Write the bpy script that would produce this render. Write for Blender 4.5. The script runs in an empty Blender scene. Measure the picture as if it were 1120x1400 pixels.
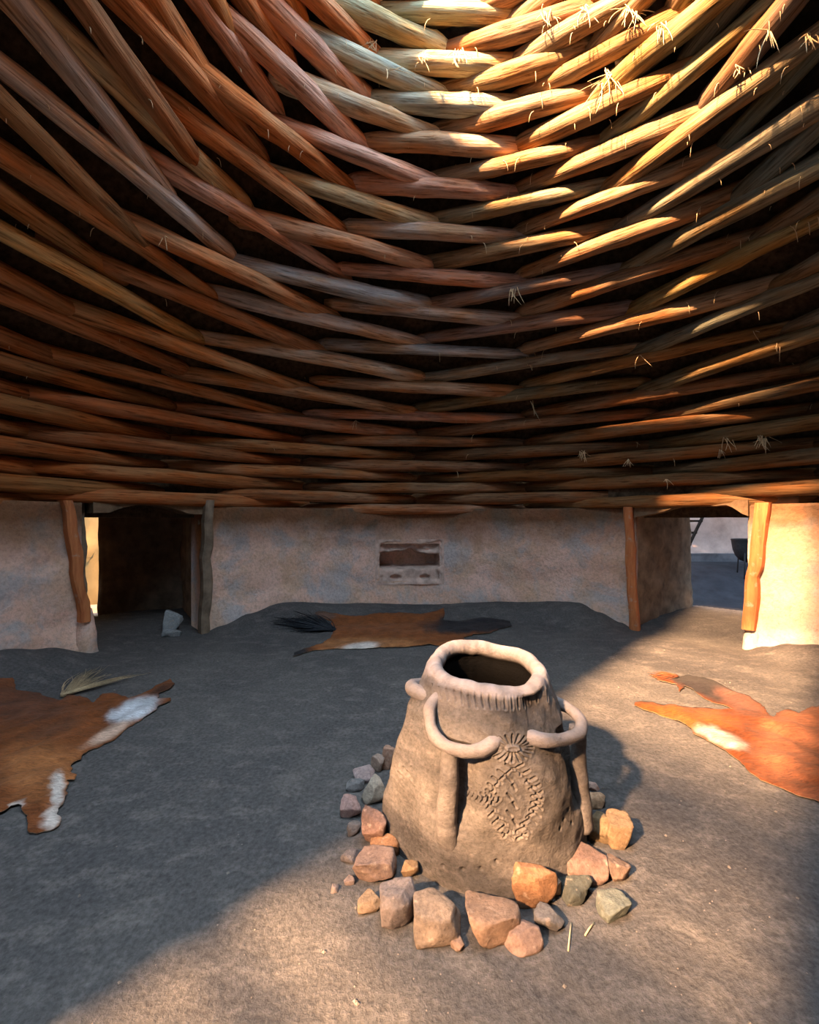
import bpy, bmesh, math, random
import numpy as np
from mathutils import Vector, Matrix, noise
from mathutils.geometry import delaunay_2d_cdt
random.seed(7); rng = np.random.default_rng(7)
D, SC = bpy.data, bpy.context.scene
COL = SC.collection
PI = math.pi
EYE, FPX, H0 = 1.70, 575.0, 712.0          # eye height, focal length in pixels, horizon row
AX, AY, RW = 0.517, 2.585, 5.45            # axis of the round hut and inner wall radius

# ------------------------------------------------------------------ helpers
def ray(px, py): return Vector(((px-560)/FPX, 1.0, (H0-py)/FPX))
def sstep(a, b, x):
    t = min(1, max(0, (x-a)/(b-a))); return t*t*(3-2*t)
def fbm(p, o=4): return noise.fractal(Vector(p), 1.0, 2.0, o, noise_basis='PERLIN_ORIGINAL')

def mesh(name, verts, faces, mat=None, parent=None, smooth=True, loc=None):
    me = D.meshes.new(name); me.from_pydata([tuple(v) for v in verts], [], faces); me.update()
    if smooth: me.polygons.foreach_set('use_smooth', [True]*len(me.polygons))
    o = D.objects.new(name, me); COL.objects.link(o)
    if mat: me.materials.append(mat)
    if parent: o.parent = parent
    if loc: o.location = loc
    return o
def from_bm(name, bm, mat=None, parent=None, smooth=True, loc=None):
    me = D.meshes.new(name); bm.to_mesh(me); bm.free()
    if smooth: me.polygons.foreach_set('use_smooth', [True]*len(me.polygons))
    o = D.objects.new(name, me); COL.objects.link(o)
    if mat: me.materials.append(mat)
    if parent: o.parent = parent
    if loc: o.location = loc
    return o
def tag(o, label, cat, group=None):
    o['label'] = label; o['category'] = cat
    if group: o['group'] = group
    return o
def struct(o): o['kind'] = 'structure'; return o
def empty(name, loc=(0,0,0), rz=0):
    o = D.objects.new(name, None); COL.objects.link(o); o.location = loc; o.rotation_euler = (0,0,rz); o.empty_display_size = .1
    return o

class MB:                                   # mesh builder
    def __init__(s): s.v=[]; s.f=[]
    def tube(s, pts, rad, n=8, cap=True, wob=0, seed=0):
        pts=[Vector(p) for p in pts]; b=len(s.v); up=Vector((0.13,0.31,0.94))
        for i,p in enumerate(pts):
            t=(pts[min(i+1,len(pts)-1)]-pts[max(i-1,0)]).normalized()
            x=t.cross(up)
            if x.length<.05: x=t.cross(Vector((1,0,0)))
            x.normalize(); y=t.cross(x)
            r=rad[i] if isinstance(rad,(list,tuple)) else rad
            for k in range(n):
                a=2*PI*k/n; d=x*math.cos(a)+y*math.sin(a)
                rr=r*(1+(wob*fbm((p+d*r)*9+Vector((seed,0,0)),3) if wob else 0))
                s.v.append(p+d*rr)
        for i in range(len(pts)-1):
            for k in range(n):
                s.f.append((b+i*n+k, b+i*n+(k+1)%n, b+(i+1)*n+(k+1)%n, b+(i+1)*n+k))
        if cap:
            s.f.append(tuple(b+k for k in range(n))[::-1]); e=b+(len(pts)-1)*n
            s.f.append(tuple(e+k for k in range(n)))
        return s
    def box(s, c, d, rz=0):
        b=len(s.v); cz,sz=math.cos(rz),math.sin(rz)
        for x in (-1,1):
            for y in (-1,1):
                for z in (-1,1):
                    X,Y=x*d[0]/2,y*d[1]/2
                    s.v.append(Vector((c[0]+X*cz-Y*sz, c[1]+X*sz+Y*cz, c[2]+z*d[2]/2)))
        for q in ((0,1,3,2),(4,6,7,5),(0,4,5,1),(2,3,7,6),(0,2,6,4),(1,5,7,3)): s.f.append(tuple(b+i for i in q))
        return s
    def build(s, name, mat, parent=None, smooth=True): return mesh(name, s.v, s.f, mat, parent, smooth)

# ------------------------------------------------------------------ materials
def newmat(name):
    m=D.materials.new(name); m.use_nodes=True; nt=m.node_tree; nt.nodes.clear()
    out=nt.nodes.new('ShaderNodeOutputMaterial'); b=nt.nodes.new('ShaderNodeBsdfPrincipled')
    nt.links.new(b.outputs[0], out.inputs[0]); b.inputs['Specular IOR Level'].default_value=.08
    return m,nt,b
def N(nt,t,**k):
    n=nt.nodes.new(t)
    for a,v in k.items(): setattr(n,a,v)
    return n
def noise_n(nt, vec, scale, detail=5, rough=.6, dist=0):
    n=N(nt,'ShaderNodeTexNoise'); n.inputs['Scale'].default_value=scale; n.inputs['Detail'].default_value=detail
    n.inputs['Roughness'].default_value=rough; n.inputs['Distortion'].default_value=dist
    nt.links.new(vec,n.inputs['Vector']); return n.outputs['Fac']
def ramp(nt, fac, stops):
    r=N(nt,'ShaderNodeValToRGB'); e=r.color_ramp.elements
    while len(e)<len(stops): e.new(.5)
    for i,(p,c) in enumerate(stops):
        e[i].position=p; e[i].color=(c if len(c)==4 else (*c,1)) if isinstance(c,tuple) else (c,c,c,1)
    nt.links.new(fac,r.inputs[0]); return r.outputs[0]
def mix(nt, fac, a, b, mode='MIX'):
    m=N(nt,'ShaderNodeMix',data_type='RGBA',blend_type=mode)
    for sock,v in ((m.inputs[0],fac),(m.inputs[6],a),(m.inputs[7],b)):
        if hasattr(v,'links') or isinstance(v,bpy.types.NodeSocket): nt.links.new(v,sock)
        elif isinstance(v,tuple): sock.default_value=(*v[:3],1)
        else: sock.default_value=v
    return m.outputs[2]
def coords(nt, kind='Object', scale=(1,1,1), rnd=False):
    tc=N(nt,'ShaderNodeTexCoord'); mp=N(nt,'ShaderNodeMapping'); mp.inputs['Scale'].default_value=scale
    nt.links.new(tc.outputs[kind],mp.inputs[0])
    if rnd:
        oi=N(nt,'ShaderNodeObjectInfo'); ml=N(nt,'ShaderNodeMath',operation='MULTIPLY'); ml.inputs[1].default_value=57
        nt.links.new(oi.outputs['Random'],ml.inputs[0]); nt.links.new(ml.outputs[0],mp.inputs['Location'])
    return mp.outputs[0]
def objcol(nt):
    return N(nt,'ShaderNodeObjectInfo').outputs['Color']
def bump(nt,b,h,strength=.4,dist=.02):
    n=N(nt,'ShaderNodeBump'); n.inputs['Strength'].default_value=strength; n.inputs['Distance'].default_value=dist
    nt.links.new(h,n.inputs['Height']); nt.links.new(n.outputs[0],b.inputs['Normal'])

def mat_log():
    m,nt,b=newmat('weathered pole')
    v=coords(nt,'Object',(.9,16,16),True); v2=coords(nt,'Object',(1,3,3),True); v3=coords(nt,'Object',(3,40,40),True)
    f=noise_n(nt,v,1.0,6,.65,.3); big=noise_n(nt,v2,1.3,4,.55); fine=noise_n(nt,v3,1.0,4,.6)
    c=objcol(nt)
    brown=mix(nt,1.0,c,(1.05,.70,.44),'MULTIPLY')
    base=mix(nt,ramp(nt,big,[(.40,0.0),(.62,1.0)]),c,brown)
    col=mix(nt,1.0,base,ramp(nt,f,[(.28,.30),(.5,.92),(.70,1.40)]),'MULTIPLY')
    col=mix(nt,ramp(nt,fine,[(.34,.85),(.46,0.0)]),col,mix(nt,1.0,col,(.35,.28,.22),'MULTIPLY'))
    nt.links.new(col,b.inputs['Base Color']); b.inputs['Roughness'].default_value=.72
    s=mix(nt,.5,f,fine); bump(nt,b,s,.9,.03)
    return m
def mat_plain(name, col, rough=.8, var=.35, scale=8, bs=.4, obj=False, spread=(.3,.7)):
    m,nt,b=newmat(name); v=coords(nt,'Object',(1,1,1),obj); f=noise_n(nt,v,scale,6,.62)
    c=objcol(nt) if obj else None
    mul=ramp(nt,f,[(spread[0],1-var),(spread[1],1+var)])
    nt.links.new(mix(nt,1.0,c if obj else col,mul,'MULTIPLY'),b.inputs['Base Color'])
    b.inputs['Roughness'].default_value=rough; bump(nt,b,f,bs,.02)
    return m
def mat_plaster():
    m,nt,b=newmat('mud plaster'); v=coords(nt,'Object')
    a=noise_n(nt,v,1.1,4,.6,.6); g=noise_n(nt,v,1.9,6,.6,.5); fi=noise_n(nt,v,22,6,.7); g2=noise_n(nt,v,6,6,.7,.3)
    c=mix(nt,ramp(nt,a,[(.38,0.0),(.60,1.0)]),(.66,.43,.32),(.76,.52,.42))
    c=mix(nt,ramp(nt,g,[(.46,0.0),(.60,.85)]),c,(.43,.42,.415))
    c=mix(nt,ramp(nt,noise_n(nt,coords(nt,'Object',(1.3,1.3,1.0)),1.7,5,.6),[(.46,0.0),(.64,.65)]),c,(.58,.38,.24))
    c=mix(nt,ramp(nt,g2,[(.55,0.0),(.70,.5)]),c,(.70,.54,.47))
    c=mix(nt,1.0,c,ramp(nt,fi,[(.3,.72),(.5,1.0),(.75,1.18)]),'MULTIPLY')
    # soot band plus painted pole shade along the wall head, ragged lower edge
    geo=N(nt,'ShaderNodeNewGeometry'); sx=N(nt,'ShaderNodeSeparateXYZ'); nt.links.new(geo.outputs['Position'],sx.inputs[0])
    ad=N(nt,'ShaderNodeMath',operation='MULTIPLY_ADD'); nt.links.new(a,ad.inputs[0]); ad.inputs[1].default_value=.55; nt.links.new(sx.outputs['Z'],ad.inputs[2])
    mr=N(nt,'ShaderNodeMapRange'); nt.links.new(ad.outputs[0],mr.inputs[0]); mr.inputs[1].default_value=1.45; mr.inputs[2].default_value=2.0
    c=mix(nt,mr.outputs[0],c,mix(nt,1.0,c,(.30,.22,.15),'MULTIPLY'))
    nt.links.new(c,b.inputs['Base Color']); b.inputs['Roughness'].default_value=.9
    bump(nt,b,mix(nt,.45,g2,fi),.85,.04)
    return m
def mat_floor():
    m,nt,b=newmat('trodden earth'); v=coords(nt,'Object')
    a=noise_n(nt,v,.7,5,.6,.5); g=noise_n(nt,coords(nt,'Object',(1,1.6,1)),4.5,6,.68,.3); fi=noise_n(nt,v,38,6,.7)
    c=mix(nt,ramp(nt,a,[(.35,0.0),(.65,1.0)]),(.066,.064,.065),(.095,.090,.086))
    c=mix(nt,ramp(nt,g,[(.5,0.0),(.72,.8)]),c,(.150,.138,.128))
    c=mix(nt,1.0,c,ramp(nt,fi,[(.28,.55),(.5,1.0),(.72,1.45)]),'MULTIPLY')
    nt.links.new(c,b.inputs['Base Color']); b.inputs['Roughness'].default_value=.88
    bump(nt,b,mix(nt,.5,g,fi),.8,.03)
    return m
def mat_fur():
    m,nt,b=newmat('cattle hide fur'); at=N(nt,'ShaderNodeVertexColor',layer_name='coat')
    v=coords(nt,'Object',(9,34,20)); f=noise_n(nt,v,1.6,6,.7,1.2); g=noise_n(nt,coords(nt,'Object'),5,4,.6)
    c=mix(nt,1.0,at.outputs[0],ramp(nt,f,[(.28,.45),(.5,1.0),(.72,1.5)]),'MULTIPLY')
    c=mix(nt,1.0,c,ramp(nt,g,[(.3,.65),(.7,1.25)]),'MULTIPLY')
    nt.links.new(c,b.inputs['Base Color']); b.inputs['Roughness'].default_value=.62
    b.inputs['Sheen Weight'].default_value=.03
    bump(nt,b,f,.7,.015); return m
def mat_clay():
    m,nt,b=newmat('sun dried clay'); v=coords(nt,'Object')
    a=noise_n(nt,v,3.0,5,.6,.5); g=noise_n(nt,coords(nt,'Object',(1,1,2.2)),12,6,.68); fi=noise_n(nt,v,55,6,.7)
    c=mix(nt,ramp(nt,a,[(.38,0.0),(.62,1.0)]),(.076,.070,.066),(.112,.102,.096))
    c=mix(nt,ramp(nt,g,[(.5,0.0),(.72,.7)]),c,(.165,.145,.135))
    c=mix(nt,1.0,c,ramp(nt,fi,[(.28,.62),(.5,1.0),(.72,1.3)]),'MULTIPLY')
    at=N(nt,'ShaderNodeVertexColor',layer_name='ash'); sp=N(nt,'ShaderNodeSeparateColor'); nt.links.new(at.outputs[0],sp.inputs[0])
    c=mix(nt,sp.outputs[0],c,(.40,.36,.365)); c=mix(nt,sp.outputs[1],c,(.0015,.0014,.0013))  # oven inside: soot, painted blacker still for the missing light
    nt.links.new(c,b.inputs['Base Color']); b.inputs['Roughness'].default_value=.85
    bump(nt,b,mix(nt,.5,g,fi),.7,.02); return m
def mat_rock():
    m,nt,b=newmat('field stone'); v=coords(nt,'Object',(1,1,1),True); c=objcol(nt)
    a=noise_n(nt,v,9,6,.65,.6); fi=noise_n(nt,v,55,6,.7); p=noise_n(nt,v,22,3,.5)
    k=mix(nt,ramp(nt,a,[(.35,0.0),(.7,1.0)]),c,mix(nt,1.0,c,(.62,.66,.70),'MULTIPLY'))
    k=mix(nt,ramp(nt,p,[(.62,0.0),(.72,.5)]),k,(.42,.33,.26))
    k=mix(nt,1.0,k,ramp(nt,fi,[(.25,.6),(.5,1.0),(.75,1.4)]),'MULTIPLY')
    nt.links.new(k,b.inputs['Base Color']); b.inputs['Roughness'].default_value=.85
    bump(nt,b,mix(nt,.5,a,fi),.8,.02); return m
def mat_painted_timber():
    m,nt,b=newmat('red ochre timber'); v=coords(nt,'Object',(9,9,1.2)); f=noise_n(nt,v,2.2,6,.65,.4); g=noise_n(nt,coords(nt,'Object'),9,5,.6)
    c=mix(nt,ramp(nt,f,[(.35,0.0),(.65,1.0)]),(.36,.115,.045),(.52,.20,.075))
    c=mix(nt,ramp(nt,g,[(.58,0.0),(.7,.8)]),c,(.42,.30,.22))
    nt.links.new(c,b.inputs['Base Color']); b.inputs['Roughness'].default_value=.7; bump(nt,b,f,.6,.015); return m

M=dict(log=mat_log(), plaster=mat_plaster(), floor=mat_floor(), fur=mat_fur(), clay=mat_clay(), rock=mat_rock(), ochre=mat_painted_timber(),
  thatch=mat_plain('thatch underside',(.060,.040,.024),.95,.6,14,.6),
  outer=mat_plain('weathered thatch',(.24,.19,.12),.95,.4,10,.6),
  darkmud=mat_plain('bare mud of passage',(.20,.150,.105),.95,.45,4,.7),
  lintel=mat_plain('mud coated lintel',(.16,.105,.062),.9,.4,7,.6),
  yard=mat_plain('courtyard plaster',(.52,.40,.35),.9,.22,3,.5),
  yard_yellow=mat_plain('yellow ochre plaster',(.15,.110,.050),.9,.15,3,.4),
  yard_base=mat_plain('grey plinth',(.11,.11,.12),.9,.25,6,.4),
  ground=mat_plain('courtyard soil',(.022,.024,.030),.92,.3,3,.6),  # soil colour set this dark to imitate the courtyard's shade
  ground_out=mat_plain('outside soil',(.15,.115,.085),.92,.3,2,.6),
  ladder=mat_plain('dark ladder timber',(.014,.010,.008),.8,.35,20,.4),
  iron=mat_plain('sooty iron',(.018,.018,.020),.55,.3,20,.3),
  straw=mat_plain('dry straw',(.66,.50,.29),.8,.3,30,.1),
  stone_pale=mat_plain('pale stone',(.32,.32,.31),.85,.3,12,.6),
  pebble=mat_plain('pale grit',(.17,.15,.13),.85,.4,20,.3),
  niche=mat_plain('rough niche mud',(.54,.40,.33),.92,.35,6,.8))

# ------------------------------------------------------------------ floor shape
EDGE=[(-180,.10),(-100,.2),(-75,.30),(-67.8,.28),(-63.5,.18),(-58.3,.01),(-43.6,-.04),(-40.7,.03),(-35.9,.17),(-30.2,.29),(-17.1,.18),(-1.8,.11),(14.8,.2),
      (26.9,.28),(30.6,.14),(34.2,0),(36.2,-.09),(51.5,-.11),(54.1,-.02),(56.6,.07),(60,.13),(80,.2),(180,.10)]
def edge_h(th):
    for (a,ha),(b,hb) in zip(EDGE,EDGE[1:]):
        if a<=th<=b: return ha+(hb-ha)*sstep(0,1,(th-a)/(b-a))
    return .1
def zf(x,y):
    dx,dy=x-AX,y-AY; r=math.hypot(dx,dy); th=math.degrees(math.atan2(dx,dy))
    w=sstep(4.35,5.40,r)
    door=(-60<th<-42) or (35<th<53)
    z=edge_h(th)*w if not door else edge_h(th)*w*(1-sstep(5.6,6.6,r))
    if r<6.3: z+=.012*fbm((x*1.3,y*1.3,0),3)+.004*fbm((x*7,y*7,3),3)
    return z
def floor_hit(px,py,dz=0):
    d=ray(px,py); o=Vector((0,0,EYE)); t=.5
    lam=(EYE-dz)/max(1e-6,-d.z) if d.z<-1e-3 else 12
    lam=min(lam,12)
    for _ in range(40):
        p=o+d*lam; e=p.z-(zf(p.x,p.y)+dz)
        lam+=e/max(.15,-d.z)*.7
    p=o+d*lam; return p

def build_floor():
    n=[]; f=[]; xs=np.arange(-6.4,7.01,.06); ys=np.arange(-4.2,9.3,.06); idx={}
    for j,y in enumerate(ys):
        for i,x in enumerate(xs):
            dx,dy=x-AX,y-AY; r=math.hypot(dx,dy); th=math.degrees(math.atan2(dx,dy))
            if r<5.85 or (r<7.9 and (33<th<55 or -62<th<-40)):
                idx[i,j]=len(n); n.append((x,y,zf(x,y)))
    for (i,j) in idx:
        q=[(i,j),(i+1,j),(i+1,j+1),(i,j+1)]
        if all(k in idx for k in q): f.append(tuple(idx[k] for k in q))
    return struct(mesh('floor',n,f,M['floor']))
build_floor()

# ------------------------------------------------------------------ walls (round mud wall, built in stretches between the openings)
def pol(th,r,z): t=math.radians(th); return Vector((AX+r*math.sin(t),AY+r*math.cos(t),z))
WTOP=1.93
def wall_stretch(name,t0,t1,holes=(),th=.55,foot=0.0,mat=None):
    nt_=max(4,int((t1-t0)/.55)); nz=46; v=[];f=[]
    for j in range(nz+1):
        z=-.25+(WTOP+.25)*j/nz
        for i in range(nt_+1):
            t=t0+(t1-t0)*i/nt_; p=pol(t,RW,z)
            d=.045*fbm((p.x*.9,p.y*.9,p.z*1.4),4)+.016*fbm(p*5.5,4)
            e=min(i,nt_-i)*(t1-t0)/nt_
            d+=-.05*max(0,1-e/.9)**2*(-1 if z>1.0 else .6)
            d+=-.10*sstep(.42,.0,z-edge_h(t))*.6
            v.append(pol(t,RW+d,z))
    W=nt_+1
    def inhole(i,j):
        t=t0+(t1-t0)*(i+.5)/nt_; z=-.25+(WTOP+.25)*(j+.5)/nz
        return any(a<t<b and c<z<d for a,b,c,d in holes)
    for j in range(nz):
        for i in range(nt_):
            if not inhole(i,j): f.append((j*W+i,j*W+i+1,(j+1)*W+i+1,(j+1)*W+i))
    b=len(v)
    for j in (0,1):
        for i in range(W):
            v.append(pol(t0+(t1-t0)*i/nt_,RW+th,-.25 if j==0 else WTOP))
    for i in range(nt_):
        f.append((b+i+1,b+i,b+W+i,b+W+i+1))                          # outer face
        f.append((nz*W+i,nz*W+i+1,b+W+i+1,b+W+i))                    # top
    for i,o in ((0,0),(nt_,nt_)):                                     # ends
        f.append(tuple([j*W+i for j in range(nz+1)]+[b+W+o,b+o])[::(1 if i else -1)])
    return struct(mesh(name,v,f,mat or M['plaster']))
wall_stretch('wall_left',-128,-59.3)
wall_back=wall_stretch('wall_back',-43.4,36.4,holes=[(-11.6,.8,.56,1.275)])
wall_stretch('wall_right',51.6,180)
# behind the viewer the wall stays low; the roof above it is cut open and lets the sun in
wall_stretch('wall_rear',179.5,232.5)
# wall head above the two doorways
for nm,a,b in (('wall_over_left_door',-58.2,-43.2),('wall_over_right_door',36.2,51.8)):
    v=[];f=[];n=24
    for i in range(n+1):
        t=a+(b-a)*i/n; u=i/n
        if a<0: low=1.80+.13*math.sin(PI*min(1,max(0,(u-.12)/.72)))**.8 if .12<u<.84 else 1.80
        else: low=1.75+.085*sstep(0,.25,u)+.10*sstep(.22,.5,u)-.16*sstep(.80,1,u)+.010*math.sin(u*23)
        low+=.008*fbm((u*9,a,0),3)
        for r in (RW-.02,RW+.55):
            v+= [pol(t,r+.01*fbm((u*7,r,1),3),low),pol(t,r,2.0)]
    for i in range(n):
        q=i*4; w=q+4
        f+=[(q,w,w+1,q+1),(q+2,q+3,w+3,w+2),(q,q+2,w+2,w),(q+1,w+1,w+3,q+3)]
    f+=[(0,1,3,2),(n*4,n*4+2,n*4+3,n*4+1)]
    struct(mesh(nm,v,f,M['lintel'],smooth=False))

# niche: a rough recess with a dark slot above a small ledge that has two holes
def build_niche():
    g=30; v=[];f=[]; t0,t1,z0,z1=-12.3,1.5,.49,1.35; nx,nz=60,40
    for j in range(nz+1):
        for i in range(nx+1):
            u,w=i/nx,j/nz; t=t0+(t1-t0)*u; z=z0+(z1-z0)*w
            px_n=.035*fbm((u*5,w*5,2),4)
            dep=-.012
            m=min(u,1-u); k=min(w,1-w)
            inn=sstep(.045,.12,m+px_n*1.6)*sstep(.05,.14,k+px_n*1.6)
            dep+=.085*inn
            lo=.36+.05*sstep(.75,.95,u)*1.0+.03*fbm((u*6,0,5),3); hi=.70+.07*sstep(.35,.5,u)*sstep(.62,.52,u)-.06*sstep(.55,.8,u)+.03*fbm((u*8,2,5),3)
            slot=sstep(lo-.03,lo+.03,w)*sstep(hi+.03,hi-.03,w)*sstep(.05,.10,u+px_n)*sstep(.96,.90,u+px_n)
            dep+=.50*slot
            up=sstep(.70,.78,w)*inn; dep+=.05*up*(.5+fbm((u*14,w*14,1),3))
            for hc in (.30,.72):
                dep+=.10*sstep(1.0,.6,math.hypot((u-hc)/.085,(w-.155)/.055))
            if w<.36: dep-=.035*sstep(.10,.2,m)*sstep(.36,.30,w)*inn
            v.append(pol(t,RW+dep+.008*fbm((u*20,w*20,3),3),z))
    W=nx+1
    for j in range(nz):
        for i in range(nx): f.append((j*W+i,j*W+i+1,(j+1)*W+i+1,(j+1)*W+i))
    o=mesh('niche',v,f,M['niche'],wall_back); o['label']='rough recess with a dark slot and two small holes'
build_niche()

# doorways: posts on the jambs and the curved lintel, as the frame of each opening
def post(parent,pts,w,d,facing,mat,label=None,name='door_post'):
    # pts: (theta, radius, z) up the post; flat sided timber, slightly crooked
    v=[];f=[]
    for k,(t,r,z) in enumerate(pts):
        p=pol(t,r,z); th=math.radians(t); ra=Vector((math.sin(th),math.cos(th),0)); ta=Vector((math.cos(th),-math.sin(th),0))
        ww=w*(1+.2*fbm((z*3,t,0),2)); j=.012*fbm((z*5,t,7),2)
        for a,b in ((-.5,-.5),(-.28,-.62),(.28,-.62),(.5,-.5),(.56,0),(.5,.5),(-.5,.5),(-.56,0)): v.append(p+ta*(a*ww+j)+ra*b*d)
    n=8
    for k in range(len(pts)-1):
        for i in range(n): f.append((k*n+i,k*n+(i+1)%n,(k+1)*n+(i+1)%n,(k+1)*n+i))
    f+=[tuple(range(n))[::-1],tuple((len(pts)-1)*n+i for i in range(n))]
    return mesh(name,v,f,mat,parent,False)
def along(a,b,n,wig,s):
    return [(a[0]+(b[0]-a[0])*i/n+wig*fbm((i*.35,s,0),3),a[1]+(b[1]-a[1])*i/n,a[2]+(b[2]-a[2])*i/n) for i in range(n+1)]
d1=struct(empty('door_1',pol(-51,RW,0))); d2=struct(empty('door_2',pol(44,RW,0)))
def keep(o,par):
    o.parent=par; o.matrix_parent_inverse=Matrix.Translation(-par.location)
keep(post(None,along((-59.3,RW-.02,.42),(-61.3,RW-.02,1.95),12,.35,1),.11,.16,1,M['ochre']),d1)
keep(post(None,along((-43.3,RW-.04,-.15),(-42.6,RW-.04,2.02),12,.5,2),.13,.16,1,M['darkmud']),d1)
keep(post(None,along((36.4,RW-.06,-.2),(35.3,RW-.06,1.93),12,.35,3),.135,.14,1,M['ochre']),d2)
keep(post(None,along((52.0,RW-.05,.18),(53.6,RW-.05,1.95),12,.35,4),.14,.16,1,M['ochre']),d2)
# swollen plaster feet at the jambs
def foot(th,r,z0,h,rt,rr,seed,par):
    v=[];f=[];n=18;m=14
    for j in range(m+1):
        u=j/m
        for i in range(n):
            a=2*PI*i/n; s=(1-u**2.2*.55)*(1+.16*fbm((math.cos(a)*1.5,math.sin(a)*1.5,u*3+seed),3))
            c=pol(th,r,0); t=math.radians(th)
            v.append(Vector((c.x,c.y,z0+h*u))+Vector((math.cos(t),-math.sin(t),0))*math.cos(a)*rt*s+Vector((math.sin(t),math.cos(t),0))*math.sin(a)*rr*s)
    for j in range(m):
        for i in range(n): f.append((j*n+i,j*n+(i+1)%n,(j+1)*n+(i+1)%n,(j+1)*n+i))
    f.append(tuple(m*n+i for i in range(n)))
    keep(mesh('plaster_foot',v,f,M['plaster']),par)
foot(-58.9,RW+.02,-.15,.72,.13,.16,1,d1); foot(52.2,RW+.02,-.2,.42,.12,.15,5,d2)

# passages beyond the doorways
def slab(name,pts,z0,z1,th,mat,seed=0):
    # wall along a polyline in plan with rough faces
    v=[];f=[];P=[Vector((x,y,0)) for x,y in pts]; L=[0]
    for a,b in zip(P,P[1:]): L.append(L[-1]+(b-a).length)
    n=max(6,int(L[-1]/.09)); m=24
    def at(s):
        for i in range(len(P)-1):
            if s<=L[i+1]+1e-6: return P[i].lerp(P[i+1],(s-L[i])/(L[i+1]-L[i])),(P[i+1]-P[i]).normalized()
    for side in (0,1):
        for j in range(m+1):
            z=z0+(z1-z0)*j/m
            for i in range(n+1):
                p,t=at(L[-1]*i/n); nn=Vector((t.y,-t.x,0))
                d=.05*fbm((p.x*2.2,p.y*2.2,z*2.2+seed),4) if side==0 else th
                v.append(p+Vector((0,0,z))-nn*(d if side else -d))
    W=n+1; S=W*(m+1)
    for j in range(m):
        for i in range(n):
            f.append((j*W+i,j*W+i+1,(j+1)*W+i+1,(j+1)*W+i)); f.append((S+j*W+i+1,S+j*W+i,S+(j+1)*W+i,S+(j+1)*W+i+1))
    for i in range(n): f.append((m*W+i,m*W+i+1,S+m*W+i+1,S+m*W+i))
    for j in range(m):
        f.append((j*W,(j+1)*W,S+(j+1)*W,S+j*W)); f.append((j*W+n,S+j*W+n,S+(j+1)*W+n,(j+1)*W+n))
    return struct(mesh(name,v,f,mat))
pA=pol(36.2,RW+.10,0); pB=pol(51.9,RW+.10,0); qA=pol(-43.2,RW+.10,0); qB=pol(-58.3,RW+.10,0)
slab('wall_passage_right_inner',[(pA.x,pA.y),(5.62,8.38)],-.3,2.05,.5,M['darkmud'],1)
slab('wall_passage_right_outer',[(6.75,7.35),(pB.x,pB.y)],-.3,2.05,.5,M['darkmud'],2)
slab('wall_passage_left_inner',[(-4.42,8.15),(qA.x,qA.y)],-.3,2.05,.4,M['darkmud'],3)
slab('wall_passage_left_blocker',[(qB.x-.05,qB.y+.02),(-6.75,7.78)],-.3,2.05,.3,M['darkmud'],6)  # unseen wall added to keep daylight out of the left passage
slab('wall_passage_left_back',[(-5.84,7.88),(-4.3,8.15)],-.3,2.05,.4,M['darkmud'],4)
def cover(name,pts,z0,z1,mat):
    n=len(pts); v=[(x,y,z0) for x,y in pts]+[(x,y,z1) for x,y in pts]
    f=[tuple(range(n))[::-1],tuple(range(n,2*n))]+[(i,(i+1)%n,n+(i+1)%n,n+i) for i in range(n)]
    return struct(mesh(name,v,f,mat,smooth=False))
cover('ceiling_passage_right',[(3.4,7.2),(4.3,6.6),(5.0,5.9),(7.3,7.6),(6.1,8.7)],2.0,2.3,M['thatch'])
cover('ceiling_passage_left',[(-4.9,5.6),(-3.9,6.3),(-2.9,6.9),(-4.0,8.6),(-6.7,8.3),(-7.2,7.6)],2.0,2.3,M['thatch'])

# courtyard beyond the right doorway
v=[];f=[]; xs=np.arange(4.2,12.6,.3); ys=np.arange(6.6,13.2,.3)
def yz(x,y): return -.03+.68*sstep(8.3,10.7,y+.15*(x-7))
for y in ys:
    for x in xs: v.append((x,y,yz(x,y)+.012*fbm((x*2,y*2,0),3)))
W=len(xs)
for j in range(len(ys)-1):
    for i in range(W-1):
        x,y=xs[i]+.15,ys[j]+.15
        if math.hypot(x-AX,y-AY)>7.55: f.append((j*W+i,j*W+i+1,(j+1)*W+i+1,(j+1)*W+i))
struct(mesh('ground_courtyard',v,f,M['ground']))
slab('wall_courtyard',[(5.0,10.95),(13.0,10.75)],.0,3.4,.4,M['yard'],8)
slab('trim_courtyard_plinth',[(5.0,10.88),(13.0,10.68)],.3,.86,.12,M['yard_base'],9)
cover('courtyard_sky_blocker',[(5.2,8.9),(6.2,8.2),(7.6,7.2),(14,7.2),(14,10.5),(5.2,10.5)],3.2,3.35,M['thatch'])  # unseen cover added to cut the sky light on the courtyard
slab('wall_courtyard_yellow',[(-9.6,7.6),(-4.6,10.4)],-.2,3.6,.4,M['yard_yellow'],10)
v=[(-30,-30,-.12),(30,-30,-.12),(30,30,-.12),(-30,30,-.12)]; struct(mesh('ground',v,[(0,1,2,3)],M['ground_out'],smooth=False))

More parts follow.
